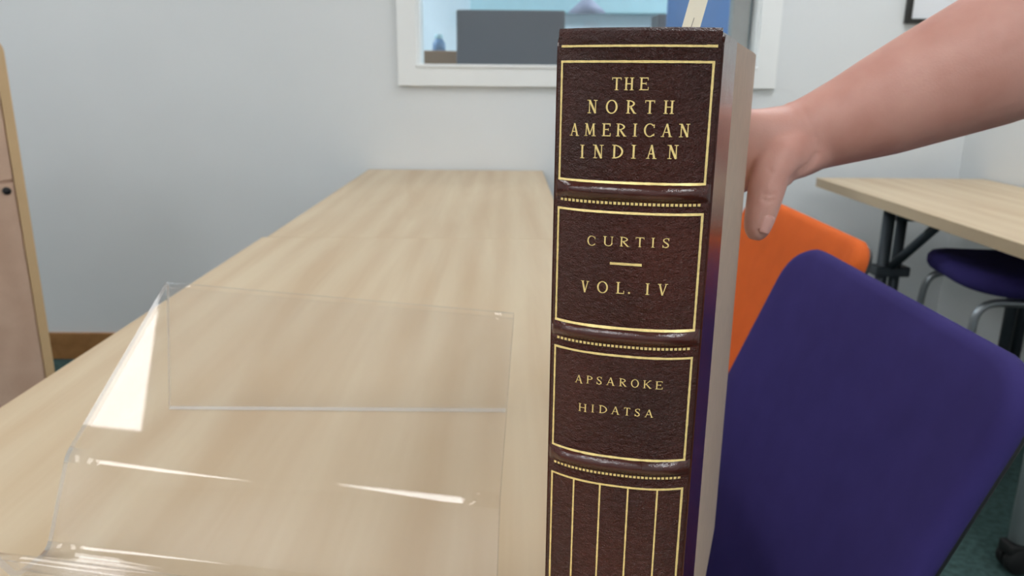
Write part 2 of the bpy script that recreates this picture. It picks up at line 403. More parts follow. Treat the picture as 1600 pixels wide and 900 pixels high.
# framed picture on the back wall
c = ony(1414, 37, YB-0.012)
p = thing('picture_frame', 'black framed picture with wide white mat on the window wall', 'picture', (c.x, YB, c.z))
pw, ph, ft = 0.42, 0.54, 0.016
bm = bmesh.new()
box(bm, (0, -0.022, 0), (pw, 0.0, ft)); box(bm, (0, -0.022, ph-ft), (pw, 0.0, ph)); box(bm, (0, -0.022, ft), (ft, 0.0, ph-ft)); box(bm, (pw-ft, -0.022, ft), (pw, 0.0, ph-ft))
obj('frame', bm, 'frame', p)
obj('mat', B((ft, -0.012, ft), (pw-ft, -0.002, ph-ft)), 'mat_board', p)
obj('print', B((0.1, -0.0135, 0.12), (pw-0.1, -0.0115, ph-0.11)), 'print_ink', p)

# ------------------------------------------------------------------ tables
TH = 0.73
def table_top(name, label, x0, x1, y0, y1, group, leg_fn=None, cat='table'):
    p = thing(name, label, cat, ((x0+x1)/2, (y0+y1)/2, 0), group=group)
    hx, hy = (x1-x0)/2, (y1-y0)/2
    obj('tabletop', B((-hx+.002, -hy+.002, TH-0.029), (hx-.002, hy-.002, TH), 0.0003, 1), 'table', p)
    bm = bmesh.new(); e = 0.003; z0, z1 = TH-0.030, TH-0.0002
    box(bm, (-hx, -hy, z0), (-hx+e, hy, z1), 0.0004, 1); box(bm, (hx-e, -hy, z0), (hx, hy, z1), 0.0004, 1)
    box(bm, (-hx+e, -hy, z0), (hx-e, -hy+e, z1), 0.0004, 1); box(bm, (-hx+e, hy-e, z0), (hx-e, hy, z1), 0.0004, 1)
    obj('edge_band', bm, 'table_edge', p)
    if leg_fn: leg_fn(p, hx, hy)
    return p
def plain_legs(p, hx, hy):
    for sx in (-1, 1):
        for sy in (-1, 1):
            obj('leg', T([(sx*(hx-.06), sy*(hy-.07), 0), (sx*(hx-.06), sy*(hy-.07), TH-.028)], 0.02, 16), 'dark', p, True)
def right_legs(p, hx, hy):
    for i, yy in enumerate((2.62-0.42, 1.481)):
        y = yy - p.location.y; m = 'dark' if i == 0 else 'silver'
        lx = -hx+0.075
        for xx in (lx, hx-0.09):
            if i == 0:
                leg = obj('leg', T([(xx-.022, y, 0.05), (xx-.022, y, TH-.028)], 0.017, 14), m, p, True)
                obj('inner_tube', T([(xx+.022, y+.01, 0.05), (xx+.022, y+.01, TH-.028)], 0.015, 14), m, leg, True)
                obj('collar', B((xx-.05, y-.026, TH-.235), (xx+.05, y+.03, TH-.205), .004), m, leg)
            else:
                leg = obj('leg', T([(xx, y, 0.075), (xx, y, TH-.028)], 0.021, 16), m, p, True)
            cs = obj('castor', castor_bm((xx, y)), 'rubber', leg, True)
        obj('cross_rail', T([(lx, y, TH-.06), (hx-.09, y, TH-.06)], 0.014, 12), 'dark', p, True)
    y = 2.20 - p.location.y
    obj('brace', T([(-hx+.07, y-.005, TH-.215), (-hx+.105, y-0.2, TH-.026)], 0.013, 12), 'dark', p, True)
    obj('brace', T([(hx-.09, y-.005, TH-.215), (hx-.12, y-0.2, TH-.026)], 0.013, 12), 'dark', p, True)
def castor_bm(c):
    bm = bmesh.new(); x, y = c
    disc_prism(bm, (x, y-.013, 0.032), (0, 1, 0), 0.032, 0.0105, 24, .004)
    disc_prism(bm, (x, y+.013, 0.032), (0, 1, 0), 0.032, 0.0105, 24, .004)
    tube(bm, [(x, y, 0.030), (x, y, 0.088)], [0.016, 0.013], 12)
    box(bm, (x-.03, y-.022, 0.045), (x+.012, y+.022, 0.072), .006)
    return bm
NL, NR = -0.501, 0.128
table_top('long_table', 'pale maple laminate table carrying the book and acrylic stand', NL, NR, -0.04, 1.5555, 'maple tables', plain_legs)
table_top('long_table', 'pale maple laminate table pushed end-on against the window wall', -0.492, 0.130, 1.556, YB-0.012, 'maple tables', plain_legs)
rx0 = onz(1276, 279, TH).x
table_top('side_table', 'pale laminate table along the wall below the picture, on castored legs', rx0+0.01, XR-0.008, 1.36, 2.625, None, right_legs)

# ------------------------------------------------------------------ cabinet
cb = ony(49, 352, 1.75)
e_dir = Vector((math.sin(PI/4), math.cos(PI/4), 0))
ctop = 1.05 + 0.075
cab = thing('storage_cabinet', 'tall light wood cabinet with keyhole doors beside the table', 'cabinet', (cb.x, 1.75, 0), PI/4)
# local frame: +x along the front towards the far right edge, front face at y=0 looking to -y
CW, CD, et = 0.80, 0.42, 0.020
def xrot_local(p): return cab.matrix_world.inverted() @ p
bpy.context.view_layer.update()
nf = Vector((math.sin(PI/4), -math.cos(PI/4), 0))
seam = onplane(10, 284, Vector((cb.x, 1.75, 0)), nf); lock = onplane(10, 298, Vector((cb.x, 1.75, 0)), nf)
sl = cab.matrix_world.inverted() @ seam; ll = cab.matrix_world.inverted() @ lock
bm = bmesh.new(); box(bm, (-CW+et, 0.006, 0.0), (-et, CD, ctop-et)); obj('body', bm, 'cabinet', cab)
def cab_side(x0, x1):
    prof = [(x0, 0), (x1, 0), (x1, ctop), (x0, ctop)]
    bm = bmesh.new(); box(bm, (x0, -0.004, 0), (x1, CD, ctop-0.03)); return bm
# carcass frame with rounded upper corner
bm = bmesh.new()
out = [(0, 0), (0, ctop-0.03)] + [(-0.03+0.03*math.cos(a), ctop-0.03+0.03*math.sin(a)) for a in [PI/16*k for k in range(1, 9)]] + \
      [(-CW+0.03+0.03*math.cos(a), ctop-0.03+0.03*math.sin(a)) for a in [PI/2+PI/16*k for k in range(0, 9)]] + [(-CW, 0)]
inn = [(-et, 0), (-et, ctop-0.03)] + [(-0.03+(0.03-et)*math.cos(a), ctop-0.03+(0.03-et)*math.sin(a)) for a in [PI/16*k for k in range(1, 9)]] + \
      [(-CW+0.03+(0.03-et)*math.cos(a), ctop-0.03+(0.03-et)*math.sin(a)) for a in [PI/2+PI/16*k for k in range(0, 9)]] + [(-CW+et, 0)]
def vv(p, y): return bm.verts.new((p[0], y, p[1]))
of, ob_, jf, jb = [vv(p, -0.003) for p in out], [vv(p, CD) for p in out], [vv(p, -0.003) for p in inn], [vv(p, CD) for p in inn]
for k in range(len(out)-1):
    bm.faces.new((of[k], of[k+1], jf[k+1], jf[k])); bm.faces.new((of[k], ob_[k], ob_[k+1], of[k+1])); bm.faces.new((jf[k], jf[k+1], jb[k+1], jb[k]))
bmesh.ops.recalc_face_normals(bm, faces=bm.faces)
obj('carcass', bm, 'cabinet_edge', cab)
obj('upper_door', B((-CW+et+.002, -0.001, sl.z+0.0025), (-et-.002, 0.016, ctop-et-.002), .0015), 'cabinet', cab)
dr = obj('lower_door', B((-CW+et+.002, -0.001, 0.06), (-et-.002, 0.016, sl.z-0.0025), .0015), 'cabinet', cab)
bm = bmesh.new(); disc_prism(bm, (ll.x, -0.002, ll.z), (0, 1, 0), 0.0085, 0.005, 20, .0015); lk = obj('lock', bm, 'black', dr, True)
lk['label'] = 'small round black keyhole lock'
obj('plinth', B((-CW+et, 0.0, 0), (-et, 0.02, 0.058)), 'cabinet', cab)

# ------------------------------------------------------------------ chairs (front of the back faces -x, towards the tables)
def make_chair(label, mat, top, wid, recl, zt, cr=0.075):
    """top = (x, y) of the middle of the back's upper edge; zt its height"""
    seat_h = 0.455
    p = thing('chair', label, 'chair', (top[0]-0.33, top[1], 0), group='upholstered chairs at the long table')
    tx = 0.33; r = math.radians(recl); bh = 0.42
    dn = Vector((-math.sin(r), 0, -math.cos(r))); nrm = Vector((-math.cos(r), 0, math.sin(r)))
    def back_fn(th0):
        def fn(x, y, t):
            v = y + bh/2                     # 0 bottom .. bh top
            base = Vector((tx, 0, zt)) + dn*(bh-v)
            c = 0.018*(x/(wid/2))**2         # gentle concave wrap
            return base + Vector((0, x, 0)) + nrm*(t + th0 + c)
        return fn
    obj('backrest', pad(wid, bh, cr, 0.026, back_fn(0), 7, 0.013), mat, p, True)
    obj('back_shell', pad(wid-0.014, bh-0.010, cr-0.005, 0.008, back_fn(-0.013), 6, 0.004), 'black', p, True)
    sx = tx - bh*math.sin(r) - 0.01
    def seat_fn(th0):
        def fn(x, y, t):
            return Vector((sx-0.215+y, x, seat_h + t + th0 - 0.02*(1-(y/0.22)**2)*0.5 - (0.02 if y < -0.16 else 0)*((-y-0.16)/0.06)))
        return fn
    obj('seat', pad(0.46, 0.44, 0.08, 0.04, seat_fn(0), 6, 0.018), mat, p, True)
    obj('seat_shell', pad(0.455, 0.435, 0.08, 0.012, seat_fn(-0.026), 6, 0.005), 'black', p, True)
    for s in (-1, 1):
        obj('leg', T(fillet([(sx-0.36, s*0.2, 0.0), (sx-0.33, s*0.19, seat_h-0.05), (sx-0.2, s*0.19, seat_h-0.035)], 0.05), 0.011, 12), 'chrome', p, True)
        obj('leg', T(fillet([(sx+0.06, s*0.2, 0.0), (sx-0.03, s*0.19, seat_h-0.05), (sx-0.2, s*0.19, seat_h-0.035)], 0.05), 0.011, 12), 'chrome', p, True)
        q = Vector((tx, 0, zt)) + dn*(bh*0.55) - nrm*0.026
        obj('back_support', T(fillet([(sx-0.15, s*0.1, seat_h-0.04), (sx+0.03, s*0.1, seat_h-0.02), (q.x, s*0.1, q.z)], 0.05), 0.010, 12), 'black', p, True)
    return p
make_chair('deep purple upholstered chair with rounded back, drawn up beside the book', 'purple', (0.400, 0.7335), 0.468, 22, 0.845, 0.056)
make_chair('bright orange upholstered chair tucked behind the purple one', 'orange', (0.497, 1.222), 0.485, 22, 0.836, 0.045)

# purple stool under the side table
st_c = Vector((1.395, 2.02, 0)); sh = 0.575
p = thing('stool', 'dark purple padded stool on bent steel tube legs under the side table', 'stool', st_c, math.radians(-8))
obj('seat', pad(0.40, 0.40, 0.12, 0.055, lambda x, y, t: Vector((x, y, sh-0.028+t + 0.012*(x/0.2)**2)), 6, 0.026), 'purple', p, True)
for s in (-1, 1):
    fr = obj('leg_frame', T(fillet([(-0.20, s*0.19-0.01, 0.012), (-0.165, s*0.165, sh-0.068), (0.165, s*0.165, sh-0.068), (0.20, s*0.19, 0.012)], 0.06, 8), 0.0105, 14), 'chrome', p, True)
    for q in (-1, 1):
        bm = bmesh.new(); tube(bm, [(q*0.20, s*0.19-(.01 if q < 0 else 0), 0.0), (q*0.198, s*0.189-(.01 if q < 0 else 0), 0.03)], [0.017, 0.015], 12)
        obj('rubber_foot', bm, 'rubber', fr, True)

# ------------------------------------------------------------------ clear acrylic reading stand (one bent sheet)
p0 = onz(75, 862, TH); phi = math.radians(10)
stand = thing('acrylic_stand', 'clear bent acrylic book stand lying open on the table beside the book', 'book stand', p0, -phi)
ST = 0.0042
def up_at(x, y, h): return onz(x, y, TH+h)
# left and right profiles: back foot, top bend, lower bend, valley, ledge, lip bend, lip foot
wv = Vector((math.cos(phi), -math.sin(phi), 0)); nv = Vector((-math.sin(phi), -math.cos(phi), 0)); Z = Vector((0, 0, 1))
Lp = [up_at(265, 637, .0025), up_at(262, 441, .150), up_at(105, 711, .058), up_at(75, 862, .003)]
Rp = [up_at(790, 641, .0025), up_at(803, 490, .142), up_at(781, 783, .058), up_at(775, 952, .003)]
def in_plane(x, y, a, b, c): return onplane(x, y, a, (b-a).cross(c-a).normalized())
Rp[1] = in_plane(803, 490, Lp[1], Lp[2], Rp[2])          # keeps the reading panel flat
Rp[3] = in_plane(775, 952, Lp[3], Lp[2], Rp[2])          # and the front drop
print('panel', [tuple(round(c, 3) for c in q) for q in Lp+Rp])
for P in (Lp, Rp):
    v = P[3]; P += [v + nv*0.028 + Z*0.0005, v + nv*0.045 + Z*0.031, v + nv*0.060 - Z*0.0002]
rads = [0.005, 0.005, 0.008, 0.006, 0.007]
NA, NW = 16, 12
def profile(P):
    segs = []; cur = [P[0]]
    for i in range(1, len(P)-1):
        a, b, c = P[i-1], P[i], P[i+1]; r = rads[i-1]
        q0, q1 = b+(a-b).normalized()*r, b+(c-b).normalized()*r
        arc = [q0*(1-t)**2 + b*2*t*(1-t) + q1*t*t for t in [k/NA for k in range(NA+1)]]
        segs.append(cur + arc[:NA//2+1]); cur = arc[NA//2:]
    segs.append(cur + [P[-1]]); return segs
SL, SR = profile(Lp), profile(Rp)
FL = [q for i, s_ in enumerate(SL) for q in (s_ if i == 0 else s_[1:])]
FR = [q for i, s_ in enumerate(SR) for q in (s_ if i == 0 else s_[1:])]
def nrm_at(i, t):
    a = FL[max(i-1, 0)].lerp(FR[max(i-1, 0)], t); b = FL[min(i+1, len(FL)-1)].lerp(FR[min(i+1, len(FL)-1)], t)
    return (FR[i]-FL[i]).cross(b-a).normalized()
names = ['back_support', 'reading_panel', 'front_drop', 'ledge', 'lip', 'lip_fold']
idx = 0
for si, s_ in enumerate(SL):
    i0 = idx; i1 = idx + len(s_) - 1; idx = i1
    bm = bmesh.new(); top, bot = [], []
    for i in range(i0, i1+1):
        ra, rb = [], []
        for k in range(NW+1):
            t = k/NW; q = FL[i].lerp(FR[i], t) - p0; n_ = nrm_at(i, t)*ST/2; R_ = Matrix.Rotation(phi, 3, 'Z')
            ra.append(bm.verts.new(R_ @ (q+n_))); rb.append(bm.verts.new(R_ @ (q-n_)))
        top.append(ra); bot.append(rb)
    for j in range(len(top)-1):
        for k in range(NW):
            fa = bm.faces.new((top[j][k], top[j][k+1], top[j+1][k+1], top[j+1][k])); fb = bm.faces.new((bot[j][k+1], bot[j][k], bot[j+1][k], bot[j+1][k+1]))
            fa.smooth = fb.smooth = (FL[i0+j+1]-FL[i0+j]).length < 0.004
        f = bm.faces.new((top[j][0], top[j+1][0], bot[j+1][0], bot[j][0])); f.material_index = 1
        f = bm.faces.new((top[j+1][NW], top[j][NW], bot[j][NW], bot[j+1][NW])); f.material_index = 1
    for e_, j in ((si == 0, 0), (si == len(SL)-1, -1)):
        if e_:
            for k in range(NW):
                f = bm.faces.new((top[j][k], top[j][k+1], bot[j][k+1], bot[j][k])); f.material_index = 1
    bmesh.ops.recalc_face_normals(bm, faces=bm.faces)
    obj(names[si], bm, ['acrylic', 'acrylic_edge'], stand)

# ------------------------------------------------------------------ the book
BH = 1.05+0.016-TH                            # height from table to head
TT = math.radians(14.5)
A = onz(873, 50, 1.066)
A = Vector((A.x, A.y, TH))                    # foot of the spine's left corner
S_DIR = Vector((math.cos(TT), -math.sin(TT), 0)); N_DIR = Vector((-math.sin(TT), -math.cos(TT), 0))
SPW = 0.0570; BULGE = 0.0065
book = thing('book', 'thick brown leather book with gold lettering and rules on its spine', 'book', A, 0)
def HZ(zc): return zc + 1.05 - TH             # height above the table from camera-relative z
BANDS = [HZ(-0.0396), HZ(-0.0945), HZ(-0.1488), HZ(-0.2990)]
def bulge(s):
    x = (s/SPW-0.5)*2
    return BULGE*(1-abs(x)**2.6) - 0.0008
def band_h(z):
    h = 0
    for b in BANDS:
        d = abs(z-b)
        if d < 0.0032: h += 0.0023*math.cos(d/0.0032*PI/2)**0.75
        for q in (b-0.0058, b-0.0072):
            if abs(z-q) < 0.0006: h -= 0.0003*(1-abs(z-q)/0.0006)
    if z > BH-0.004: h += 0.0012*math.sin((z-(BH-0.004))/0.004*PI)
    return h
def spine_pt(s, z, off=0.0):                  # local to book empty
    return S_DIR*s + N_DIR*(bulge(s)+band_h(z)*min(1, 0.25+8*min(s, SPW-s)/SPW)+off) + Vector((0, 0, z))
CH = N_DIR*0.0
def px_sz(x, y, off=0.0045):
    """spine coordinates (s, z) seen at a pixel"""
    for _ in range(4):
        q = onplane(x, y, A + N_DIR*off, N_DIR)
        s = (q-A).dot(S_DIR); off = bulge(max(0, min(SPW, s)))
    return s, q.z-TH
# spine cover
zs = sorted(set([round(BH*k/130, 6) for k in range(131)] + [round(b+0.0085*(k/40-0.5)*2-0.001, 6) for b in BANDS for k in range(41)]))
zs = [z for z in zs if 0 <= z <= BH]
ns = 44
bm = bmesh.new(); grid = []
for z in zs:
    row = [bm.verts.new(spine_pt(0, z) - N_DIR*0.012)] + [bm.verts.new(spine_pt(SPW*k/ns, z)) for k in range(ns+1)] + [bm.verts.new(spine_pt(SPW, z) - N_DIR*0.012)]
    grid.append(row)
for r0, r1 in zip(grid, grid[1:]):
    for k in range(len(r0)-1): bm.faces.new((r0[k], r0[k+1], r1[k+1], r1[k]))
# headcap and tail turned over
for row, sg in ((grid[-1], -1), (grid[0], 1)):
    prev = row
    for dz, dn_ in ((0.0012, 0.0012), (0.0012, 0.0035), (-0.002, 0.0050)):
        cur = [bm.verts.new(v.co - N_DIR*(dn_ if 0 < i < len(row)-1 else dn_*0.3) + Vector((0, 0, (dz if sg < 0 else -min(dz, 0)*0)))) for i, v in enumerate(row)]
        for k in range(len(row)-1): bm.faces.new((prev[k], prev[k+1], cur[k+1], cur[k]))
        prev = cur
bmesh.ops.recalc_face_normals(bm, faces=bm.faces)
for f in bm.faces:
    zc = f.calc_center_median().z
    f.material_index = 1 if any(abs(zc-b) < 0.0034 for b in BANDS) else 0
obj('spine', bm, ['leather', 'leather_band'], book, True)
# boards
RB = math.radians(20.1); LB = math.radians(17.5)
BL = 0.236; BT = 0.0042; LEATH = 0.060
def board(side):
    ang = RB if side > 0 else LB
    d = Vector((math.sin(ang), math.cos(ang), 0)); o = Vector((math.cos(ang), -math.sin(ang), 0))*side
    base = S_DIR*(SPW if side > 0 else 0) - N_DIR*0.002
    return base, d, o
for side in (1, -1):
    base, d, o = board(side)
    def slab(l0, l1, t0, t1, r, z0=0.0, z1=BH):
        bm = bmesh.new(); ring = []
        outl = [(l0, z0)] + [(l1, z0), (l1, z1)] + [(l0+r-r*math.sin(a), z1-r+r*math.cos(a)) for a in [PI/2*k/6 for k in range(7)]]
        a = [bm.verts.new(base + d*l + o*t1 + Vector((0, 0, z))) for l, z in outl]
        b = [bm.verts.new(base + d*l + o*t0 + Vector((0, 0, z))) for l, z in outl]
        n = len(outl)
        for k in range(n): bm.faces.new((a[k], a[(k+1) % n], b[(k+1) % n], b[k]))
        bm.faces.new(a); bm.faces.new(b[::-1]); bmesh.ops.recalc_face_normals(bm, faces=bm.faces)
        es = [e for e in bm.edges if e.calc_face_angle(0) > 1.0]
        bmesh.ops.bevel(bm, geom=es, offset=0.0009, segments=2, affect='EDGES')
        return bm
    bo = obj('cover_board', slab(0.002, BL, -BT, 0, 0.003), 'cloth', book)
    bo['label'] = 'tan cloth cover board'
    ls = obj('leather_strip', slab(-0.001, LEATH, -0.0012, 0.0008, 0.006), 'leather_smooth', bo)
# page block
b1, d1, o1 = board(1); b2, d2, o2 = board(-1)
bm = bmesh.new()
q = [b2 - o2*BT + d2*0.004, b1 - o1*BT + d1*0.004, b1 - o1*BT + d1*(BL-0.006), (b1 - o1*BT + d1*(BL-0.012) + b2 - o2*BT + d2*(BL-0.012))*0.5, b2 - o2*BT + d2*(BL-0.006)]
lo = [bm.verts.new(v + Vector((0, 0, 0.004))) for v in q]; hi = [bm.verts.new(v + Vector((0, 0, BH-0.004))) for v in q]
for k in range(5): bm.faces.new((lo[k], lo[(k+1) % 5], hi[(k+1) % 5], hi[k]))
bm.faces.new(lo[::-1]); bm.faces.new(hi); bmesh.ops.recalc_face_normals(bm, faces=bm.faces)
obj('page_block', bm, 'pages', book)

# gold rules: strips draped on the spine
def strip(bm, p, q, w, n=30, off=0.00025):
    (s0, z0), (s1, z1) = p, q; L = math.hypot(s1-s0, z1-z0); px, pz = -(z1-z0)/L*w/2, (s1-s0)/L*w/2
    rows = []
    for k in range(n+1):
        t = k/n; s, z = s0+(s1-s0)*t, z0+(z1-z0)*t; j = 1+random.uniform(-.12, .12)
        rows.append((bm.verts.new(spine_pt(s+px*j, z+pz*j, off)), bm.verts.new(spine_pt(s-px*j, z-pz*j, off))))
    for a, b in zip(rows, rows[1:]): bm.faces.new((a[0], b[0], b[1], a[1]))
RW = 0.00085
S0, S1 = 0.0016, 0.0547
def frame(z0, z1, name='gold_frame', extra=()):
    bm = bmesh.new()
    strip(bm, (S0-RW/2, z1), (S1+RW/2, z1), RW); strip(bm, (S0-RW/2, z0), (S1+RW/2, z0), RW)
    strip(bm, (S0, z0), (S0, z1), RW*0.9, 40); strip(bm, (S1, z0), (S1, z1), RW, 40)
    for e in extra: strip(bm, (e, z0), (e, z1), RW*0.8, 60)
    bmesh.ops.recalc_face_normals(bm, faces=bm.faces)
    return obj(name, bm, 'gold', book)
frame(HZ(-0.0362), HZ(0.0058)); frame(HZ(-0.0913), HZ(-0.0472)); frame(HZ(-0.1453), HZ(-0.1025))
frame(0.026, HZ(-0.1580), extra=[px_sz(x, 860)[0] for x in (893, 933, 976, 1021)])
bm = bmesh.new(); strip(bm, (0.0012, HZ(0.0111)), (S1+0.001, HZ(0.0111)), RW); obj('gold_rule', bm, 'gold', book)
bm = bmesh.new(); strip(bm, (0.0012, 0.010), (S1+0.001, 0.010), RW); obj('gold_rule', bm, 'gold', book)
(sa, za), (sb, zb2) = px_sz(953, 411), px_sz(1003, 411)
bm = bmesh.new(); strip(bm, (sa, za), (sb, za), 0.0010, 10); obj('gold_dash', bm, 'gold', book)
for b in BANDS:
    bm = bmesh.new(); nd = 33
    for k in range(nd):
        s = 0.0022 + (SPW-0.0052)*(k+0.5)/nd
        strip(bm, (s-0.00052, b-0.0041), (s+0.00052, b-0.0041), 0.0010, 1, 0.0005)
    obj('gold_dots', bm, 'gold', book)

# serif capitals as draped polygons
def glyph(ch, a):
    P = []; th, tn, sf, sw = 0.145, 0.075, 0.055, 0.13
    def ln(x0, y0, x1, y1, w):
        L = math.hypot(x1-x0, y1-y0); nx, ny = -(y1-y0)/L*w/2, (x1-x0)/L*w/2
        P.append([(x0+nx, y0+ny), (x1+nx, y1+ny), (x1-nx, y1-ny), (x0-nx, y0-ny)])
    def bar(x0, x1, y0, y1): P.append([(x0, y0), (x1, y0), (x1, y1), (x0, y1)])
    def stem(x, w=th, top=True, bot=True):
        bar(x-w/2, x+w/2, 0, 1)
        if bot: bar(x-w/2-sw*.7, x+w/2+sw*.7, 0, sf)
        if top: bar(x-w/2-sw*.7, x+w/2+sw*.7, 1-sf, 1)
    def ring(cx, cy, rx, ry, tx, ty, a0=0, a1=360, n=28):
        for k in range(n):
            u, v = math.radians(a0+(a1-a0)*k/n), math.radians(a0+(a1-a0)*(k+1)/n)
            P.append([(cx+rx*math.cos(u), cy+ry*math.sin(u)), (cx+rx*math.cos(v), cy+ry*math.sin(v)),
                      (cx+(rx-tx)*math.cos(v), cy+(ry-ty)*math.sin(v)), (cx+(rx-tx)*math.cos(u), cy+(ry-ty)*math.sin(u))])
    def foot(x, y, w=0.3): bar(x-w/2, x+w/2, y, y+sf)
    m = th/2+sw*.6
    if ch == 'I': stem(a/2)
    elif ch == 'T':
        stem(a/2, top=False); bar(0, a, 1-tn, 1); bar(0, .06, .8, 1); bar(a-.06, a, .8, 1)
    elif ch == 'H': stem(m); stem(a-m); bar(m, a-m, .47, .47+tn)
    elif ch in 'EL':
        stem(m, top=ch == 'E'); 
        if ch == 'L': foot(m, 1-sf, th+sw*1.4)
        bar(m, a, 0, tn); bar(a-.06, a, 0, .26)
        if ch == 'E': bar(m, a*.95, 1-tn, 1); bar(a*.95-.06, a*.95, .78, 1); bar(m, a*.75, .49, .49+tn); bar(a*.75-.05, a*.75, .42, .63)
    elif ch == 'N':
        ln(m, 0, m, 1, tn); ln(a-m, 0, a-m, 1, tn); ln(m, .98, a-m, .02, th*1.1); foot(m, 0); foot(a-m, 1-sf); foot(m-.06, 1-sf, .25)
    elif ch == 'M':
        ln(m, 0, m+.05, 1, tn); ln(a-m, 0, a-m-.05, 1, th); ln(m+.05, 1, a/2, .12, th); ln(a/2, .12, a-m-.05, 1, tn); foot(m, 0, .28); foot(a-m, 0, .34); foot(m, 1-sf, .2); foot(a-m, 1-sf, .2)
    elif ch == 'A':
        ln(.12, 0, a/2, 1, tn); ln(a/2, 1, a-.14, 0, th); bar(a*.27, a*.73, .32, .32+tn*.9); foot(.12, 0, .26); foot(a-.14, 0, .3)
    elif ch == 'V':
        ln(.14, 1, a/2, 0, th); ln(a/2, 0, a-.12, 1, tn); foot(.14, 1-sf, .3); foot(a-.12, 1-sf, .26)
    elif ch == 'O': ring(a/2, .5, a/2, .52, th, tn)
    elif ch == 'C':
        ring(a/2, .5, a/2, .52, th, tn, 45, 315); bar(a*.82, a*.82+.07, .68, .95); bar(a*.82, a*.82+.07, .08, .25)
    elif ch == 'D': stem(m); ring(m, .5, a-m, .5, th, tn, -90, 90)
    elif ch in 'PR':
        stem(m); ring(m, .74, (a-m)*(.85 if ch == 'R' else .95), .26, th, tn, -90, 90, 16)
        if ch == 'R': ln(m+.18, .48, a-.1, .02, th); foot(a-.05, 0, .2)
    elif ch == 'K': stem(m); ln(m+.05, .42, a-.16, 1, tn); ln(m+.16, .56, a-.12, 0, th); foot(a-.1, 0, .28); foot(a-.16, 1-sf, .28)
    elif ch == 'U':
        ln(m, .3, m, 1, th); ln(a-m, .3, a-m, 1, tn); ring(a/2, .32, a/2-m+th/2, .33, th*.9, tn, 180, 360, 16); foot(m, 1-sf, .36); foot(a-m, 1-sf, .28)
    elif ch == 'S':
        pts = [(a*.86, .78), (a*.78, .93), (a*.5, .97), (a*.2, .88), (a*.16, .70), (a*.36, .57), (a*.64, .45), (a*.84, .28), (a*.76, .1), (a*.46, .03), (a*.18, .1), (a*.1, .24)]
        ws = [tn, tn, tn, th*.8, th*.9, th, th, th*.9, th*.8, tn, tn]
        for p, q, w in zip(pts, pts[1:], ws): ln(*p, *q, w)
        bar(a*.8, a*.9, .72, .98); bar(a*.06, a*.15, .02, .3)
    elif ch == '.': ring(a/2, .09, .09, .09, .09, .09, n=12)
    return P
# letter boxes in the photograph: (character, left px, right px), row top/bottom px at the first and last letter
def row(text_boxes, yt0, yb0, yt1, yb1, name='gold_lettering', label=None):
    bm = bmesh.new(); xa, xb = text_boxes[0][1], text_boxes[-1][2]
    for ch, x0, x1 in text_boxes:
        t = ((x0+x1)/2-xa)/(xb-xa)
        yt, yb = yt0+(yt1-yt0)*t, yb0+(yb1-yb0)*t
        (s0, z0), (s1, _), (_, z1) = px_sz(x0, yb), px_sz(x1, yb), px_sz((x0+x1)/2, yt)
        z0 = px_sz((x0+x1)/2, yb)[1]; h = z1-z0
        a = max((s1-s0)/h, 0.2)
        for poly in glyph(ch, a):
            bm.faces.new([bm.verts.new(spine_pt(s0+x*h, z0+y*h, 0.00028)) for x, y in poly])
    bmesh.ops.recalc_face_normals(bm, faces=bm.faces)
    for f in bm.faces:
        if f.normal.dot(N_DIR) < 0: f.normal_flip()
    o = obj(name, bm, 'gold', book)
    if label: o['label'] = label
def z1box(word, boxes, ox): return [(c, ox+b[0]/3, ox+b[1]/3) for c, b in zip(word, boxes)]
row(z1box('THE', [(348, 392), (406, 450), (477, 520)], 840), 121, 141, 121, 141, label='gold capitals THE')
row(z1box('NORTH', [(234, 280), (319, 374), (415, 460), (502, 548), (590, 638)], 840), 156, 177, 157, 178, label='gold capitals NORTH')
row(z1box('AMERICAN', [(152, 194), (218, 272), (302, 342), (368, 414), (445, 466), (497, 552), (578, 630), (662, 712)], 840), 192.5, 212, 193.5, 214.5, label='gold capitals AMERICAN')
row(z1box('INDIAN', [(199, 219), (260, 308), (349, 400), (438, 460), (508, 556), (608, 658)], 840), 226, 247, 226.5, 248.5, label='gold capitals INDIAN')
def zbox(word, boxes, ox, sc_): return [(c, ox+b[0]/sc_, ox+b[1]/sc_) for c, b in zip(word, boxes)]
row(zbox('CURTIS', [(282, 386), (470, 587), (664, 770), (846, 947), (1020, 1080), (1158, 1247)], 880, 7.5), 368, 383.2, 372.2, 387.5, label='gold capitals CURTIS')
row(zbox('VOL.IV', [(206, 302), (395, 523), (620, 713), (752, 790), (956, 1012), (1104, 1220)], 880, 7.5), 438, 456, 443.8, 461.8, label='gold lettering VOL. IV')
row(zbox('APSAROKE', [(163, 270), (323, 410), (460, 540), (598, 714), (778, 878), (939, 1050), (1110, 1224), (1280, 1380)], 880, 8.889), 585, 597.4, 596, 608.4, label='gold capitals APSAROKE')
row(zbox('HIDATSA', [(213, 324), (386, 432), (498, 608), (665, 780), (842, 928), (988, 1070), (1128, 1248)], 880, 8.889), 629.6, 642, 640.4, 652.4, label='gold capitals HIDATSA')

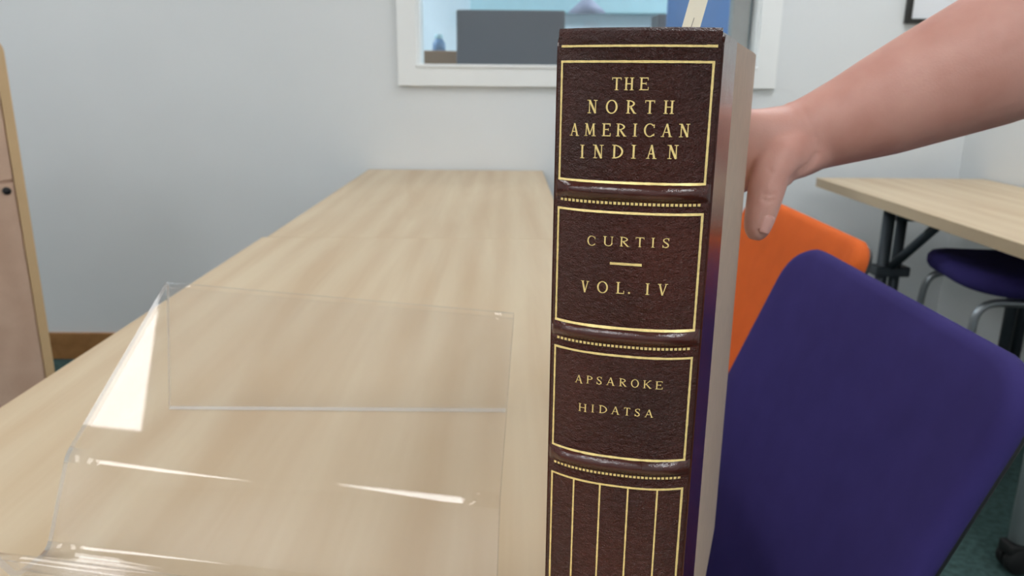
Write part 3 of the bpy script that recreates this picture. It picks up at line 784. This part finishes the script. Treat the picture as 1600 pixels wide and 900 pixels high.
# paper slip standing out of the top of the pages
sb0 = atdepth(1071.5, 47, 0.36)
slip = thing('paper_slip', 'white paper slip with pencil marks sticking out of the book top', 'paper slip', (sb0.x, sb0.y, TH+BH-0.003))
right = Vector((math.cos(RB), -math.sin(RB), 0)); tilt = Vector((0.22, 0, 1)).normalized()
def sp(u, v, w=0.0): return right*u + Vector((tilt.x*math.cos(RB), -tilt.x*math.sin(RB), tilt.z))*v - Vector((math.sin(RB), math.cos(RB), 0))*w
bm = bmesh.new(); rows = []
for k in range(9):
    v = -0.02+0.055*k/8; c = 0.0006*math.sin(k*0.6)
    rows.append([bm.verts.new(sp(-0.0042, v, c)), bm.verts.new(sp(0.0042, v, c)), bm.verts.new(sp(0.0042, v, c-0.0003)), bm.verts.new(sp(-0.0042, v, c-0.0003))])
for a, b in zip(rows, rows[1:]):
    for k in range(4): bm.faces.new((a[k], a[(k+1) % 4], b[(k+1) % 4], b[k]))
bm.faces.new(rows[0]); bm.faces.new(rows[-1][::-1]); bmesh.ops.recalc_face_normals(bm, faces=bm.faces)
obj('slip', bm, 'paper', slip)
def mark(pts, w, m, nm):
    bm = bmesh.new()
    for (u0, v0), (u1, v1) in zip(pts, pts[1:]):
        L = math.hypot(u1-u0, v1-v0); nx, ny = -(v1-v0)/L*w, (u1-u0)/L*w
        bm.faces.new([bm.verts.new(sp(u, v, 0.0009)) for u, v in ((u0+nx, v0+ny), (u1+nx, v1+ny), (u1-nx, v1-ny), (u0-nx, v0-ny))])
    obj(nm, bm, m, slip)
mark([(0.0004, 0.0150), (0.0001, 0.0095), (0.0018, 0.0095)], 0.00016, 'ink', 'pencil_mark')
mark([(0.0020, 0.0088), (0.0019, 0.0080)], 0.00016, 'ink', 'pencil_mark')
mark([(-0.0006, 0.0042), (-0.0003, 0.0036)], 0.00018, 'redink', 'red_mark')

# ------------------------------------------------------------------ arm and hand holding the book's fore edge
fore = A + b1 + d1*BL                          # outer corner of the right board's fore edge (at table height)
def pd(x, y, dep): return atdepth(x, y, dep)
dp = (fore + Vector((0, 0, 0.25)) - EYE).dot(FW)   # depth of the fore edge near the hand
print('fore', fore, 'depth', dp)
k_ = lambda px, dep: px/F_PX*dep
bm = bmesh.new()
arm_c = [(1232, 217, dp+.040, 56), (1249, 215, dp+.040, 57), (1275, 206, dp+.040, 60), (1320, 189, dp+.036, 68), (1372, 168, dp+.030, 79), (1450, 134, dp+.020, 92), (1535, 98, dp+.008, 105), (1640, 52, dp-.006, 117), (1760, 0, dp-.02, 120), (1850, -60, dp-.02, 116)]
pts = [pd(x, y, d) for x, y, d, r in arm_c]; rr = [(k_(r, d), k_(r, d)*0.86) for x, y, d, r in arm_c]
el = pts[-1]
pts += [el + Vector((0.05, -0.01, 0.06)), el + Vector((0.10, -0.03, 0.16)), el + Vector((0.13, -0.05, 0.27))]
rr += [(0.049, 0.047), (0.049, 0.049), (0.052, 0.052)]
tube(bm, pts, rr, 28, up=(0, 0, 1))
# palm: from the wrist round behind the fore edge
wc = pd(1249, 215, dp+.040)
palm_c = [(1262, 213, dp+.040, 55, 0.022), (1240, 218, dp+.040, 55, 0.022), (1215, 222, dp+.038, 55, 0.021), (1190, 226, dp+.036, 56, 0.019), (1160, 234, dp+.036, 66, 0.016), (1128, 242, dp+.040, 70, 0.013), (1100, 246, dp+.042, 66, 0.010)]
bm2 = bmesh.new()
tube(bm2, [pd(x, y, d) for x, y, d, r, q in palm_c], [(k_(r, d), q) for x, y, d, r, q in palm_c], 24, up=(0, 0, 1))
# thumb
th_c = [(1238, 226, dp+.032, 36), (1218, 248, dp+.024, 36), (1203, 275, dp+.018, 30), (1196, 302, dp+.015, 28.5), (1191, 325, dp+.014, 26), (1186, 345, dp+.014, 23.5), (1182, 362, dp+.014, 20), (1180, 375, dp+.014, 11)]
bm3 = bmesh.new()
tube(bm3, [pd(x, y, d) for x, y, d, r in th_c], [k_(r, d) for x, y, d, r in th_c], 20)
# web between thumb and palm
tube(bm3, [pd(1285, 226, dp+.040), pd(1256, 242, dp+.034), pd(1232, 258, dp+.027), pd(1210, 285, dp+.018)], [k_(38, dp), k_(36, dp), k_(30, dp), k_(17, dp)], 16)
# fingers: over the fore edge and along the far board
bms = [bm, bm2, bm3]
lf = A + b2 + d2*BL
for i in range(4):
    zc = [1.045, 1.022, 1.000, 0.980][i]; Lf = [0.9, 1.0, 0.95, 0.78][i]; r = [0.0085, 0.0088, 0.0083, 0.0074][i]
    n2 = o2
    kx = pd(1118, 200, dp+.040); kn = Vector((kx.x, kx.y, zc))
    c1 = Vector((lf.x, lf.y, zc)) + d2*0.012 + n2*0.006
    c2 = Vector((lf.x, lf.y, zc-.002)) - d2*0.020*Lf + n2*(r+0.0005)
    c3 = Vector((lf.x, lf.y, zc-.004)) - d2*0.044*Lf + n2*(r+0.0003)
    b = bmesh.new()
    path = fillet([kn, c1, c2, c3], 0.012, 5); n = len(path)
    tube(b, path, [r*(1.05-0.25*j/(n-1)) for j in range(n)][:-1] + [r*0.5], 14, up=(0, 0, 1)); bms.append(b)
big = bmesh.new()
for b in bms:
    me = bpy.data.meshes.new('t'); b.to_mesh(me); b.free(); big.from_mesh(me); bpy.data.meshes.remove(me)
arm = obj('arm_body', big, 'skin')
md = arm.modifiers.new('r', 'REMESH'); md.mode = 'VOXEL'; md.voxel_size = 0.0016; md.use_smooth_shade = True
ms = arm.modifiers.new('s', 'SMOOTH'); ms.iterations = 16; ms.factor = 0.5
dg = bpy.context.evaluated_depsgraph_get()
me = bpy.data.meshes.new_from_object(arm.evaluated_get(dg)); me.materials.clear(); me.materials.append(MAT['skin'])
for pgn in me.polygons: pgn.use_smooth = True
arm.modifiers.clear(); arm.data = me
# creases: push vertices in along short curves over the wrist fold, thumb knuckle
def crease(pxs, dep, width, depth):
    P = [pd(x, y, dep) for x, y in pxs]
    for v in me.vertices:
        co = v.co
        if (co-P[0]).length > 0.12 or (co-EYE).dot(FW) > dep+0.02: continue
        dlt = co-EYE; dd = dlt.dot(FW); x = dlt.dot(RT)/dd*F_PX+800; y = 450-dlt.dot(UP)/dd*F_PX
        best = 1e9
        for (x0, y0), (x1, y1) in zip(pxs, pxs[1:]):
            t = max(0, min(1, ((x-x0)*(x1-x0)+(y-y0)*(y1-y0))/((x1-x0)**2+(y1-y0)**2)))
            best = min(best, math.hypot(x-x0-(x1-x0)*t, y-y0-(y1-y0)*t))
        if best < width*2: v.co = co - v.normal*depth*math.exp(-(best/width)**2)
crease([(1276, 242), (1268, 256), (1252, 268), (1240, 280)], dp+.03, 5, 0.0022)
crease([(1256, 172), (1268, 196), (1272, 214)], dp+.03, 4, 0.0006)
crease([(1192, 311), (1200, 315), (1210, 312)], dp+.01, 2.5, 0.0007)
crease([(1194, 303), (1202, 306), (1212, 303)], dp+.01, 2.5, 0.0006)
crease([(1200, 262), (1206, 270)], dp+.01, 3, 0.0006)
arm.name = 'arm'
person = thing('person', 'bare forearm and hand of a person steadying the leather book', 'person', (wc.x, wc.y, wc.z))
arm.parent = person; arm.matrix_parent_inverse = Matrix.Translation(-Vector((wc.x, wc.y, wc.z)))
# thumb nail: small curved plate on the camera side of the tip
tip = pd(1185, 357, dp+.013)
ax = (pd(1182, 368, dp+.013)-pd(1190, 335, dp+.013)).normalized()
outv = (-FW*0.8 + RT*0.45); outv = (outv - ax*outv.dot(ax)).normalized(); sd = ax.cross(outv)
from mathutils.bvhtree import BVHTree
bvh = BVHTree.FromPolygons([v.co.copy() for v in me.vertices], [list(q.vertices) for q in me.polygons])
bm = bmesh.new(); rows = []
for j in range(9):
    v = -0.0088 + 0.0125*j/8; hw_ = 0.0058*(1 - 0.28*((j-3.5)/4.5)**4 - (0.12 if j in (0, 8) else 0)); rw = []
    for k in range(9):
        u = (-1+2*k/8)*hw_
        st_ = tip + ax*v + sd*u + outv*0.03
        hit = bvh.ray_cast(st_, -outv, 0.05)
        co = hit[0] if hit[0] else tip + ax*v + sd*u
        rw.append(bm.verts.new(co + outv*(0.0007 - 0.0009*(abs(k-4)/4)**3 + (0.0004 if j > 6 else -0.0004 if j == 0 else 0))))
    rows.append(rw)
for a, b in zip(rows, rows[1:]):
    for k in range(8): bm.faces.new((a[k], a[k+1], b[k+1], b[k]))
bmesh.ops.recalc_face_normals(bm, faces=bm.faces)
nl = obj('thumb_nail', bm, 'nail', person, True); nl.matrix_parent_inverse = Matrix.Translation(-Vector((wc.x, wc.y, wc.z)))
sm = nl.modifiers.new('t', 'SOLIDIFY'); sm.thickness = 0.0006
